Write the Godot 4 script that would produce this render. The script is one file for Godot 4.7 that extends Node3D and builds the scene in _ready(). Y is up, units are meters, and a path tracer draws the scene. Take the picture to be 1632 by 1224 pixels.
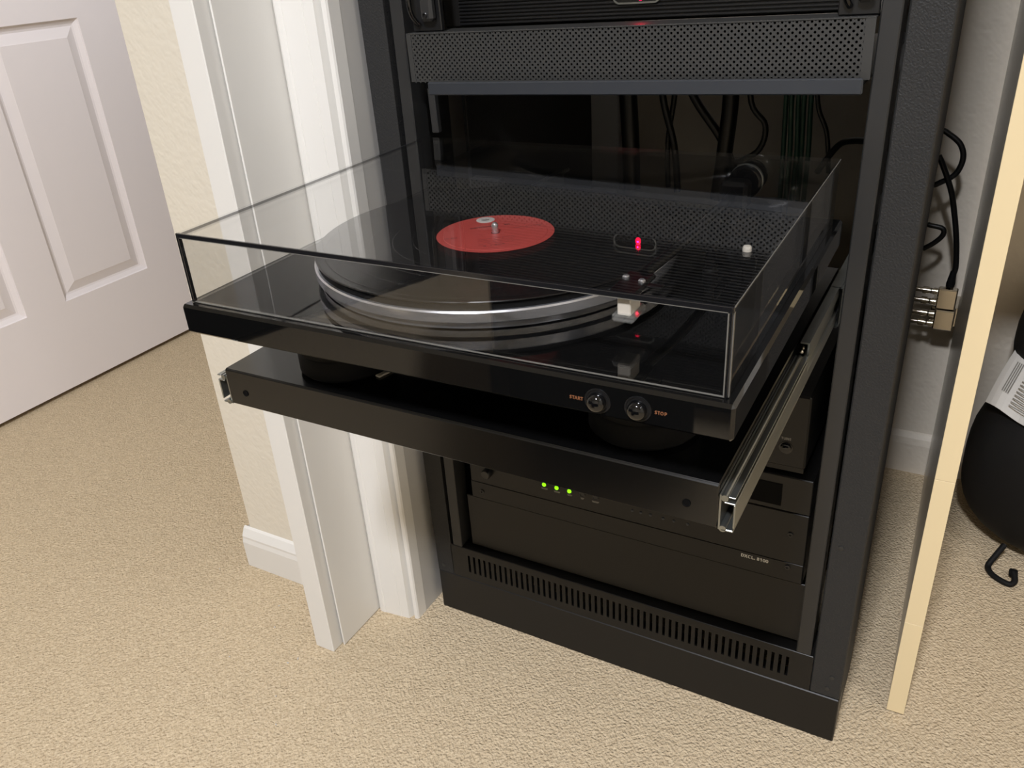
extends Node3D
# A pull-out rack shelf with a turntable in a closet, seen from the carpeted room.

const CLOCK := -1.0
var M := {}
var taken := {}

# ------------------------------------------------------------------ helpers
func numbered(called: String) -> String:
	if not taken.has(called):
		taken[called] = 0
		return called
	taken[called] += 1
	return "%s_%03d" % [called, taken[called]]

func tag(o: Node, label: String, category: String, group := "", kind := "") -> void:
	if label != "": o.set_meta("label", label)
	if category != "": o.set_meta("category", category)
	if group != "": o.set_meta("group", group)
	if kind != "": o.set_meta("kind", kind)

func thing(called: String, label: String, category: String, at := Vector3.ZERO, group := "") -> Node3D:
	var o := Node3D.new()
	o.name = numbered(called)
	o.position = at
	add_child(o)
	tag(o, label, category, group)
	return o

func mb() -> SurfaceTool:
	var st := SurfaceTool.new()
	st.begin(Mesh.PRIMITIVE_TRIANGLES)
	return st

func obj(called: String, st: SurfaceTool, mat: Material, parent: Node = null) -> MeshInstance3D:
	var o := MeshInstance3D.new()
	o.mesh = st.commit()
	o.material_override = mat
	if parent == null:
		o.name = numbered(called)
		add_child(o)
	else:
		o.name = called
		parent.add_child(o, true)
	return o

func struct(called: String, st: SurfaceTool, mat: Material, label: String, category := "") -> MeshInstance3D:
	var o := obj(called, st, mat)
	tag(o, label, category if category != "" else called.split("_")[0], "", "structure")
	return o

# one triangle whose front looks along n
func tri(st: SurfaceTool, a: Vector3, b: Vector3, c: Vector3, n: Vector3) -> void:
	if (b - a).cross(c - a).dot(n) > 0.0:
		var t := b
		b = c
		c = t
	for p: Vector3 in [a, b, c]:
		st.set_normal(n)
		st.add_vertex(p)

func quad(st: SurfaceTool, a: Vector3, b: Vector3, c: Vector3, d: Vector3, n: Vector3) -> void:
	tri(st, a, b, c, n)
	tri(st, a, c, d, n)

# triangle with a normal for each corner
func tri_n(st: SurfaceTool, p: Array, n: Array) -> void:
	var flip: bool = (p[1] - p[0]).cross(p[2] - p[0]).dot(n[0] + n[1] + n[2]) > 0.0
	for i: int in ([0, 2, 1] if flip else [0, 1, 2]):
		st.set_normal(n[i])
		st.add_vertex(p[i])

func quad_n(st: SurfaceTool, p: Array, n: Array) -> void:
	tri_n(st, [p[0], p[1], p[2]], [n[0], n[1], n[2]])
	tri_n(st, [p[0], p[2], p[3]], [n[0], n[2], n[3]])

# box from corner lo to corner hi with chamfered edges
func box(st: SurfaceTool, lo: Vector3, hi: Vector3, b := 0.0) -> void:
	var c := (lo + hi) * 0.5
	var h := (hi - lo) * 0.5
	b = minf(b, minf(h.x, minf(h.y, h.z)) * 0.98)
	for ax in 3:
		var u := (ax + 1) % 3
		var v := (ax + 2) % 3
		for s: float in [-1.0, 1.0]:
			var n := Vector3.ZERO
			n[ax] = s
			var q := []
			for k: Array in [[-1, -1], [1, -1], [1, 1], [-1, 1]]:
				var p := Vector3.ZERO
				p[ax] = s * h[ax]
				p[u] = k[0] * (h[u] - b)
				p[v] = k[1] * (h[v] - b)
				q.append(c + p)
			quad(st, q[0], q[1], q[2], q[3], n)
	if b <= 0.0: return
	for ax in 3:
		var u := (ax + 1) % 3
		var v := (ax + 2) % 3
		for su: float in [-1.0, 1.0]:
			for sv: float in [-1.0, 1.0]:
				var n := Vector3.ZERO
				n[u] = su
				n[v] = sv
				var q := []
				for k: Array in [[-1, 0], [1, 0], [1, 1], [-1, 1]]:
					var p := Vector3.ZERO
					p[ax] = k[0] * (h[ax] - b)
					p[u] = su * (h[u] - (b if k[1] == 1 else 0.0))
					p[v] = sv * (h[v] - (0.0 if k[1] == 1 else b))
					q.append(c + p)
				quad(st, q[0], q[1], q[2], q[3], n.normalized())
	for sx: float in [-1.0, 1.0]:
		for sy: float in [-1.0, 1.0]:
			for sz: float in [-1.0, 1.0]:
				var s := Vector3(sx, sy, sz)
				tri(st, c + s * (h - Vector3(0, b, b)), c + s * (h - Vector3(b, 0, b)), c + s * (h - Vector3(b, b, 0)), s.normalized())

# outline (counterclockwise or not) in the plane (o, u, v), drawn out along w
func extrude(st: SurfaceTool, poly: PackedVector2Array, o: Vector3, u: Vector3, v: Vector3, w: Vector3) -> void:
	if Geometry2D.is_polygon_clockwise(poly):
		poly.reverse()
	var n := poly.size()
	var area := 0.0
	for i in n:
		area += poly[i].cross(poly[(i + 1) % n])
	var sgn := signf(area)
	var idx := Geometry2D.triangulate_polygon(poly)
	var wn := w.normalized()
	for k in range(0, idx.size(), 3):
		var t := []
		for j in 3: t.append(o + u * poly[idx[k + j]].x + v * poly[idx[k + j]].y)
		tri(st, t[0], t[1], t[2], -wn)
		tri(st, t[0] + w, t[1] + w, t[2] + w, wn)
	for i in n:
		var p := poly[i]
		var q := poly[(i + 1) % n]
		var e := (q - p) * sgn
		var nn := (u * e.y - v * e.x).normalized()
		var a := o + u * p.x + v * p.y
		var b := o + u * q.x + v * q.y
		quad(st, a, b, b + w, a + w, nn)

# profile of (radius, height) turned round the axis from o along up; sharp corners are kept
func lathe(st: SurfaceTool, prof: Array, o: Vector3, up: Vector3, seg := 32) -> void:
	up = up.normalized()
	var e1 := up.cross(Vector3(0.31, 0.17, 0.93)).normalized()
	if absf(up.y) > 0.9: e1 = Vector3(1, 0, 0)
	var e2 := up.cross(e1)
	var dirs := []
	for i in prof.size() - 1:
		var dd: Vector2 = prof[i + 1] - prof[i]
		dirs.append(Vector2(dd.y, -dd.x).normalized())
	for i in prof.size() - 1:
		var p: Vector2 = prof[i]
		var q: Vector2 = prof[i + 1]
		var np: Vector2 = dirs[i]
		var nq: Vector2 = dirs[i]
		if i > 0 and dirs[i].dot(dirs[i - 1]) > 0.8: np = (dirs[i] + dirs[i - 1]).normalized()
		if i < dirs.size() - 1 and dirs[i].dot(dirs[i + 1]) > 0.8: nq = (dirs[i] + dirs[i + 1]).normalized()
		for k in seg:
			var a0 := TAU * k / seg
			var a1 := TAU * (k + 1) / seg
			var r0 := e1 * cos(a0) + e2 * sin(a0)
			var r1 := e1 * cos(a1) + e2 * sin(a1)
			var n0 := r0 * np.x + up * np.y
			var n1 := r1 * np.x + up * np.y
			var m0 := r0 * nq.x + up * nq.y
			var m1 := r1 * nq.x + up * nq.y
			var A := o + r0 * p.x + up * p.y
			var B := o + r1 * p.x + up * p.y
			var C := o + r1 * q.x + up * q.y
			var D := o + r0 * q.x + up * q.y
			if p.x > 1e-6: tri_n(st, [A, B, C], [n0, n1, m1])
			if q.x > 1e-6: tri_n(st, [A, C, D], [n0, m1, m0])

# profile points run upwards on the outside (normal = right-hand side of the way)
func tube(st: SurfaceTool, pts: Array, r: float, seg := 10, smooth := 6) -> void:
	var cv := Curve3D.new()
	for i in pts.size():
		var t := Vector3.ZERO
		if i > 0 and i < pts.size() - 1: t = (pts[i + 1] - pts[i - 1]) / 6.0
		cv.add_point(pts[i], -t, t)
	var path := PackedVector3Array()
	for i in pts.size() - 1:
		for k in smooth: path.append(cv.sample(i, float(k) / smooth))
	path.append(pts[pts.size() - 1])
	var side := Vector3(0.3, 0.2, 0.9)
	var rings := []
	for i in path.size():
		var t := (path[mini(i + 1, path.size() - 1)] - path[maxi(i - 1, 0)]).normalized()
		side = (side - t * side.dot(t)).normalized()
		var e2 := t.cross(side)
		var ring := []
		for k in seg:
			var a := TAU * k / seg
			ring.append(side * cos(a) + e2 * sin(a))
		rings.append(ring)
	for i in path.size() - 1:
		for k in seg:
			var j := (k + 1) % seg
			quad_n(st, [path[i] + rings[i][k] * r, path[i] + rings[i][j] * r, path[i + 1] + rings[i + 1][j] * r, path[i + 1] + rings[i + 1][k] * r], [rings[i][k], rings[i][j], rings[i + 1][j], rings[i + 1][k]])
	for e: int in [0, path.size() - 1]:
		var n := (path[0] - path[1]).normalized() if e == 0 else (path[e] - path[e - 1]).normalized()
		for k in seg:
			tri(st, path[e], path[e] + rings[e][k] * r, path[e] + rings[e][(k + 1) % seg] * r, n)

func ellipsoid(st: SurfaceTool, c: Vector3, h: Vector3, pw := 2.0, seg := 48, bump := 0.0) -> void:
	var f := func(a: float, b: float) -> Vector3:
		var d := Vector3(cos(b) * cos(a), sin(b), cos(b) * sin(a))
		var k := pow(pow(absf(d.x), pw) + pow(absf(d.y), pw) + pow(absf(d.z), pw), -1.0 / pw)
		k *= 1.0 + bump * (sin(a * 5.0 + b * 3.0) + sin(a * 3.0 - b * 7.0 + 1.0)) * cos(b)
		return c + d * k * h
	for i in seg:
		for j in seg / 2:
			var a0 := TAU * i / seg
			var a1 := TAU * (i + 1) / seg
			var b0 := -PI / 2 + PI * j / (seg / 2)
			var b1 := -PI / 2 + PI * (j + 1) / (seg / 2)
			var p := []
			var n := []
			for k: Array in [[a0, b0], [a1, b0], [a1, b1], [a0, b1]]:
				var x: Vector3 = f.call(k[0], k[1])
				var bb := clampf(k[1], -PI / 2 + 0.01, PI / 2 - 0.01)
				var y: Vector3 = f.call(k[0] + 0.01, bb)
				var z: Vector3 = f.call(k[0], bb + 0.01)
				var w: Vector3 = f.call(k[0], bb)
				var nn := (y - w).cross(z - w).normalized()
				if nn.dot(x - c) < 0.0: nn = -nn
				p.append(x)
				n.append(nn)
			quad_n(st, p, n)

func lettering(called: String, text: String, size: float, at: Vector3, mat: Material, parent: Node, depth := 0.0003, yaw := 0.0, roll := 0.0) -> MeshInstance3D:
	var t := TextMesh.new()
	t.text = text
	t.font_size = 32
	t.pixel_size = size / 23.0
	t.depth = depth
	t.curve_step = 4.0
	var f := SystemFont.new()
	f.font_names = PackedStringArray(["Droid Sans"])
	f.font_weight = 700
	t.font = f
	var o := MeshInstance3D.new()
	o.mesh = t
	o.material_override = mat
	o.name = called
	o.position = at
	o.rotation = Vector3(0, yaw, roll)
	parent.add_child(o, true)
	return o

# grey noise that tiles without a seam: random cells, enlarged with their wrapped neighbours, octaves added
func noise_image(rng_seed: int, cell: int, size: int, oct := 3) -> Image:
	var rng := RandomNumberGenerator.new()
	rng.seed = rng_seed
	var sum := PackedFloat32Array()
	sum.resize(size * size)
	var amp := 1.0
	var total := 0.0
	for o in oct:
		var c := maxi(1, cell >> o)
		var n := size / c
		var raw := PackedByteArray()
		for i in n * n: raw.append(rng.randi() & 255)
		var pad := 4
		var big := PackedByteArray()
		var m := n + 2 * pad
		for y in m:
			for x in m: big.append(raw[((y - pad + n) % n) * n + (x - pad + n) % n])
		var im := Image.create_from_data(m, m, false, Image.FORMAT_L8, big)
		if c > 1: im.resize(m * c, m * c, Image.INTERPOLATE_CUBIC)
		var cut := im.get_region(Rect2i(pad * c, pad * c, size, size)).get_data()
		for i in size * size: sum[i] += amp * cut[i]
		total += amp
		amp *= 0.55
	var out := PackedByteArray()
	out.resize(size * size)
	for i in size * size: out[i] = clampi(int((sum[i] / total - 127.5) * 1.35 + 127.5), 0, 255)
	return Image.create_from_data(size, size, false, Image.FORMAT_L8, out)

func noise_tex(rng_seed: int, cell: int, size: int, oct := 3) -> ImageTexture:
	return ImageTexture.create_from_image(noise_image(rng_seed, cell, size, oct))

# a noise between two colours
func tint_tex(rng_seed: int, cell: int, size: int, a: Color, b: Color, oct := 3) -> ImageTexture:
	var g := noise_image(rng_seed, cell, size, oct).get_data()
	var ramp := []
	for i in 256: ramp.append(a.lerp(b, i / 255.0))
	var out := PackedByteArray()
	for v in g:
		var c: Color = ramp[v]
		out.append(c.r8)
		out.append(c.g8)
		out.append(c.b8)
	return ImageTexture.create_from_image(Image.create_from_data(size, size, false, Image.FORMAT_RGB8, out))

func mat(called: String, c: Color, rough: float, metal := 0.0, spec := 0.5) -> StandardMaterial3D:
	var m := StandardMaterial3D.new()
	m.resource_name = called
	m.albedo_color = c
	m.roughness = rough
	m.metallic = metal
	m.metallic_specular = spec
	return m

func relief(m: StandardMaterial3D, tex: Texture2D, metres: float, cm: float) -> StandardMaterial3D:
	m.uv1_triplanar = true
	m.uv1_world_triplanar = true
	m.uv1_scale = Vector3.ONE / metres
	m.heightmap_enabled = true
	m.heightmap_texture = tex
	m.heightmap_scale = cm
	return m

func make_materials() -> void:
	M.cream = relief(mat("cream wall paint", Color8(226, 219, 204), 0.6, 0, 0.3), noise_tex(3, 16, 512, 2), 0.20, 0.04)
	M.white = mat("white trim paint", Color8(228, 226, 221), 0.38, 0, 0.45)
	M.shaded_return = mat("white return paint greyed for shade", Color8(188, 186, 182), 0.5, 0, 0.4)  # white paint in shade; the greying is put into the colour
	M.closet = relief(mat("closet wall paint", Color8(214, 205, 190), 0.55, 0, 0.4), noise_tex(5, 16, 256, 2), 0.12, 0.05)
	M.ceiling = mat("ceiling paint", Color8(236, 233, 226), 0.9)
	M.door = mat("door paint", Color8(240, 234, 234), 0.42, 0, 0.4)
	M.cream_edge = mat("cream door edge paint", Color8(232, 213, 172), 0.45, 0, 0.4)
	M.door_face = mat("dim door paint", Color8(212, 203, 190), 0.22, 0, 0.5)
	var carpet := mat("carpet", Color.WHITE, 0.95, 0, 0.15)
	carpet.albedo_texture = tint_tex(11, 4, 1024, Color8(186, 167, 138), Color8(216, 198, 168), 3)
	relief(carpet, noise_tex(12, 4, 1024, 2), 0.60, 0.20)
	M.carpet = carpet
	M.frame = relief(mat("black textured steel", Color8(44, 44, 44), 0.55, 0, 0.35), noise_tex(21, 8, 512, 2), 0.08, 0.03)
	M.rail = mat("satin black steel", Color8(38, 38, 38), 0.45, 0, 0.5)
	M.panel = mat("black panel", Color8(22, 21, 20), 0.38, 0, 0.4)
	M.bar = mat("dark grey brushed bar", Color8(50, 53, 58), 0.42, 0.2, 0.5)
	M.perf = mat("perforated black steel", Color8(52, 52, 51), 0.42, 0, 0.5)
	M.void = mat("unlit black", Color8(10, 10, 10), 0.8, 0, 0.2)
	M.tray = mat("black shelf steel", Color8(9, 9, 9), 0.18, 0, 0.5)
	M.gloss = mat("black gloss lacquer", Color8(12, 12, 12), 0.03, 0, 0.5)
	M.rubber = mat("black rubber", Color8(11, 11, 11), 0.7, 0, 0.3)
	M.plastic = mat("black plastic", Color8(20, 20, 21), 0.35)
	M.arm = mat("black tonearm lacquer", Color8(7, 7, 8), 0.3, 0, 0.35)
	M.knob = mat("black glossy button", Color8(10, 10, 11), 0.06)
	M.vinyl = mat("vinyl", Color8(16, 15, 15), 0.22, 0, 0.5)
	M.gap = mat("vinyl track gap", Color8(26, 25, 25), 0.1, 0, 0.6)
	M.silver = mat("turned aluminium", Color8(222, 224, 230), 0.24, 0.9)
	M.steel = mat("zinc plated steel", Color8(150, 152, 148), 0.3, 0.92)
	M.rear = mat("galvanised grey steel", Color8(128, 128, 128), 0.6)
	M.plug = mat("grey plastic", Color8(96, 92, 84), 0.5)
	M.nickel = mat("nickel", Color8(186, 180, 168), 0.16, 1.0)
	M.ivory = mat("ivory plastic", Color8(226, 218, 204), 0.4)
	M.paper = mat("greyed white paper", Color8(196, 194, 189), 0.8)  # shade on the bag sheet is put into this grey
	M.print = mat("light print", Color8(205, 203, 196), 0.6)
	M.dim_print = mat("grey print", Color8(120, 118, 112), 0.6)
	M.orange = mat("orange print", Color8(118, 74, 46), 0.6)
	M.ink = mat("black print", Color8(40, 28, 26), 0.6)
	M.cable = mat("black cable", Color8(14, 14, 14), 0.4)
	M.green = mat("green cable", Color8(18, 62, 48), 0.45)
	M.bag = relief(mat("black nylon", Color8(19, 19, 19), 0.65, 0, 0.3), noise_tex(31, 4, 256, 2), 0.03, 0.01)
	M.cloth = relief(mat("charcoal upholstery", Color8(15, 15, 15), 0.95, 0, 0.1), noise_tex(32, 4, 256, 2), 0.08, 0.05)
	var clear := mat("smoked acrylic", Color(0.05, 0.05, 0.05, 0.05), 0.0, 0, 0.5)
	clear.transparency = BaseMaterial3D.TRANSPARENCY_ALPHA
	M.acrylic = clear
	var guard := mat("clear plastic", Color(0.9, 0.9, 0.88, 0.12), 0.05, 0, 0.6)
	guard.transparency = BaseMaterial3D.TRANSPARENCY_ALPHA
	M.clear = guard
	M.green_led = mat("green light", Color8(120, 220, 30), 0.3)
	M.green_led.emission_enabled = true
	M.green_led.emission = Color8(140, 255, 10)
	M.green_led.emission_energy_multiplier = 1.6
	M.red_led = mat("red light", Color8(220, 20, 60), 0.3)
	M.red_led.emission_enabled = true
	M.red_led.emission = Color8(255, 0, 62)
	M.red_led.emission_energy_multiplier = 5.0
	M.lamp = mat("lamp glass", Color8(255, 244, 226), 0.4)
	M.lamp.emission_enabled = true
	M.lamp.emission = Color8(246, 248, 255)
	M.lamp.emission_energy_multiplier = 6.0

# ------------------------------------------------------------------ scene
func _ready() -> void:
	var cam := Camera3D.new()
	cam.name = "camera"
	cam.transform = Transform3D(Basis(Vector3(0.8755139702, -0.0611030485, -0.4793137860), Vector3(-0.1780488932, 0.8813743932, -0.4375817301), Vector3(0.4491924670, 0.4684502070, 0.7607762641)), Vector3(0.3417663, 0.93936755, 0.82161772))
	cam.fov = 48.9994
	cam.near = 0.01
	cam.far = 50.0
	add_child(cam)
	cam.make_current()
	var we := WorldEnvironment.new()
	we.name = "environment"
	var env := Environment.new()
	env.background_mode = Environment.BG_COLOR
	env.background_color = Color(0, 0, 0)
	env.tonemap_mode = Environment.TONE_MAPPER_LINEAR
	env.tonemap_exposure = 1.0
	env.sdfgi_enabled = true
	env.ssao_enabled = true
	env.ssil_enabled = true
	we.environment = env
	add_child(we)
	make_materials()
	ceiling_lamp(Vector3(0.27, 2.44, 1.75), 1.0, "round glass ceiling light over the room behind the camera")
	ceiling_lamp(Vector3(2.0, 2.44, 1.0), 0.12, "round glass ceiling light at the right side of the room")
	fill_lamp(Vector3(-0.6595, 1.72, -0.50))
	build_room()
	build_rack()
	build_rack_devices()
	build_shelf()
	build_turntable()
	build_cables()
	build_lint()
	build_bag()
	build_furniture()

func ceiling_lamp(at: Vector3, power: float, label: String) -> void:
	var t := thing("ceiling_light", label, "lamp", at)
	var st := mb()
	lathe(st, [Vector2(0.0, -0.075), Vector2(0.06, -0.072), Vector2(0.11, -0.055), Vector2(0.135, -0.03), Vector2(0.14, -0.012), Vector2(0.0, -0.012)], Vector3.ZERO, Vector3.UP, 40)
	var m: StandardMaterial3D = M.lamp.duplicate()
	m.emission_energy_multiplier = 6.0 * power
	obj("glass_shade", st, m, t)
	st = mb()
	lathe(st, [Vector2(0, -0.012), Vector2(0.15, -0.012), Vector2(0.155, 0.0), Vector2(0, 0)], Vector3.ZERO, Vector3.UP, 40)
	obj("base_ring", st, M.white, t)
	var l := AreaLight3D.new()
	l.name = "lamp_light"
	l.area_size = Vector2(0.24, 0.24)
	l.light_color = Color8(246, 248, 255)
	l.light_energy = 8.7 * power
	l.area_range = 12.0
	l.shadow_enabled = true
	l.position = at + Vector3(0, -0.085, 0)
	l.rotation = Vector3(-PI / 2, 0, 0)
	add_child(l)

func fill_lamp(at: Vector3) -> void:  # added fill out of view that brightens the panelled door
	var t := thing("fill_light", "added unseen fill light on the hallway side of the cream wall", "lamp", at)
	var st := mb()
	box(st, Vector3(-0.012, -0.10, -0.10), Vector3(0.0, 0.10, 0.10), 0.003)
	obj("back_plate", st, M.white, t)
	st = mb()
	box(st, Vector3(-0.060, -0.085, -0.085), Vector3(-0.0125, 0.085, 0.085), 0.01)
	var m: StandardMaterial3D = M.lamp.duplicate()
	m.emission_energy_multiplier = 1.2
	obj("glass_shade", st, m, t)
	var l := AreaLight3D.new()
	l.name = "fill_lamp_light"
	l.area_size = Vector2(0.16, 0.16)
	l.light_color = Color8(246, 248, 255)
	l.light_energy = 0.8
	l.area_range = 8.0
	l.shadow_enabled = true
	l.position = at + Vector3(-0.064, 0, 0)
	l.rotation = Vector3(0, PI / 2, 0)
	add_child(l)

func build_room() -> void:
	var st := mb()
	box(st, Vector3(-2.9, -0.1, -2.2), Vector3(2.5, 0.0, 3.9))
	struct("floor", st, M.carpet, "beige cut pile carpet covering the whole floor")
	st = mb()
	box(st, Vector3(-2.9, 2.44, -2.2), Vector3(2.5, 2.54, 3.9))
	struct("ceiling", st, M.ceiling, "plain white ceiling above the room")
	# walls of the room behind and beside the camera
	st = mb()
	box(st, Vector3(2.4, 0, -2.2), Vector3(2.5, 2.44, 3.9))
	struct("wall_right", st, M.cream, "cream wall on the far right of the room")
	st = mb()
	box(st, Vector3(-2.9, 0, 3.8), Vector3(2.4, 2.44, 3.9))
	struct("wall_rear", st, M.cream, "cream wall behind the camera")
	st = mb()
	box(st, Vector3(-2.9, 0, 0.9), Vector3(-2.8, 2.44, 3.8))
	struct("wall_left", st, M.cream, "cream wall at the left end of the room behind the sofa")
	# wall that carries the panelled door, left of the hallway
	st = mb()
	box(st, Vector3(-2.8, 0, 0.24), Vector3(-1.575, 2.44, 0.9))
	box(st, Vector3(-1.72, 0, -2.1), Vector3(-1.575, 2.44, -0.72))
	box(st, Vector3(-1.72, 2.08, -0.72), Vector3(-1.575, 2.44, 0.24))
	box(st, Vector3(-1.72, 0, -0.72), Vector3(-1.62, 2.08, 0.24))
	struct("wall_hall_left", st, M.cream, "cream wall round the panelled door on the left")
	st = mb()
	box(st, Vector3(-1.72, 0, -2.2), Vector3(2.4, 2.44, -2.1))
	struct("wall_hall_back", st, M.cream, "cream wall closing the far end of the hallway")
	build_panel_door()
	# block of wall between hallway and closet, with its baseboard
	st = mb()
	box(st, Vector3(-0.6585, 0, -0.80), Vector3(-0.362, 2.44, 0.048), 0.006)
	struct("wall_closet_left", st, M.cream, "narrow cream orange-peel wall between the grey door and white trim")
	st = mb()
	var bb := PackedVector2Array([Vector2(0, 0), Vector2(0.0125, 0), Vector2(0.0125, 0.05), Vector2(0.0105, 0.058), Vector2(0.0105, 0.062), Vector2(0.004, 0.075), Vector2(0, 0.078)])
	extrude(st, bb, Vector3(-0.6650, 0, 0.048), Vector3(0, 0, 1), Vector3.UP, Vector3(0.235, 0, 0))
	extrude(st, PackedVector2Array([Vector2(0, 0), Vector2(0.0065, 0), Vector2(0.0065, 0.062), Vector2(0.003, 0.075), Vector2(0, 0.078)]), Vector3(-0.6585, 0, 0.048), Vector3(-1, 0, 0), Vector3.UP, Vector3(0, 0, -0.86))
	struct("baseboard_left", st, M.white, "white baseboard at the foot of the narrow cream wall")
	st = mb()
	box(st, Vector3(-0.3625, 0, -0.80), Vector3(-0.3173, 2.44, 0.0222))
	struct("wall_closet_return", st, M.shaded_return, "shaded white return wall between moulded casing and rack")
	# door jamb boards standing out from the wall, left of the rack
	st = mb()
	box(st, Vector3(-0.4295, 0, 0.049), Vector3(-0.3950, 2.3, 0.158), 0.0012)
	struct("trim_1", st, M.white, "flat white jamb board standing out edge-on left of the rack")
	st = mb()
	box(st, Vector3(-0.3912, 0.001, 0.049), Vector3(-0.3885, 2.3, 0.1395), 0.0006)
	box(st, Vector3(-0.3948, 0.001, 0.049), Vector3(-0.3912, 2.3, 0.110))
	struct("trim_2", st, M.white, "white stop strip facing right beside the jamb board")
	st = mb()
	var cas := PackedVector2Array([Vector2(-0.3875, 0.0036), Vector2(-0.3875, 0.0045), Vector2(-0.3860, 0.0080), Vector2(-0.3825, 0.0098), Vector2(-0.3770, 0.0100), Vector2(-0.3740, 0.0092), Vector2(-0.3735, 0.0086), Vector2(-0.3728, 0.0088), Vector2(-0.3465, 0.0062), Vector2(-0.3458, 0.0055), Vector2(-0.3450, 0.0058), Vector2(-0.3318, 0.0042), Vector2(-0.3305, 0.0005), Vector2(-0.3280, -0.0065), Vector2(-0.3248, -0.0062), Vector2(-0.3235, 0.0008), Vector2(-0.3185, -0.0005), Vector2(-0.3170, -0.003), Vector2(-0.3170, -0.02), Vector2(-0.3170, -0.0222), Vector2(-0.3610, -0.0222), Vector2(-0.3610, 0.0036), Vector2(-0.3855, 0.0036)])
	extrude(st, cas, Vector3(0, 0, 0.0445), Vector3(1, 0, 0), Vector3(0, 0, 1), Vector3(0, 2.3, 0))
	struct("trim_3", st, M.white, "white moulded door casing with fine grooves next to the rack")
	# closet shell
	st = mb()
	box(st, Vector3(-0.311, 0, -0.80), Vector3(2.4, 2.44, -0.6895))
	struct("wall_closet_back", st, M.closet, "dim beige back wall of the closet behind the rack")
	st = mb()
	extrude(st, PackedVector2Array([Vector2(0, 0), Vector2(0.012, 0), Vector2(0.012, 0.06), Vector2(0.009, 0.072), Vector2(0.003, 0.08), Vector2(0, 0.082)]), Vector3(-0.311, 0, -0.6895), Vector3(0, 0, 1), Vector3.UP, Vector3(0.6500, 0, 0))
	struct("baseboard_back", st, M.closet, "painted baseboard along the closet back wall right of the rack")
	# the closet door seen edge-on at the right
	var d := thing("door_2", "cream door edge seen edge-on right of the rack", "door", Vector3(0.3512, 0, -0.0799))
	d.set_meta("kind", "structure")
	var turn := atan2(0.3512 - 0.3392, 0.6)
	d.rotation.y = turn
	st = mb()
	box(st, Vector3(0.0004, 0.004, -0.596), Vector3(0.0205, 2.05, -0.0012))
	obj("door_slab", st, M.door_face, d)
	var ys := [0.003, 0.158, 0.372, 0.90, 1.5, 2.05]
	for i in 5:
		st = mb()
		box(st, Vector3(0.0, ys[i] + 0.0002, -0.0012), Vector3(0.0212, ys[i + 1] - 0.0002, 0.0), 0.0003)
		obj("edge_band", st, M.cream_edge, d)
	st = mb()
	box(st, Vector3(0.3745, 0.785, -0.6890), Vector3(2.395, 0.805, -0.12), 0.002)
	struct("trim_4", st, M.white, "added unseen white shelf above the black bag, shading the closet wall", "shelf")  # added out of frame to shade the wall beneath it
	# header above the closet
	st = mb()
	box(st, Vector3(-0.311, 2.3, -0.05), Vector3(2.4, 2.44, 0.048))
	struct("wall_closet_header", st, M.cream, "cream strip of wall above the closet opening")

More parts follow.
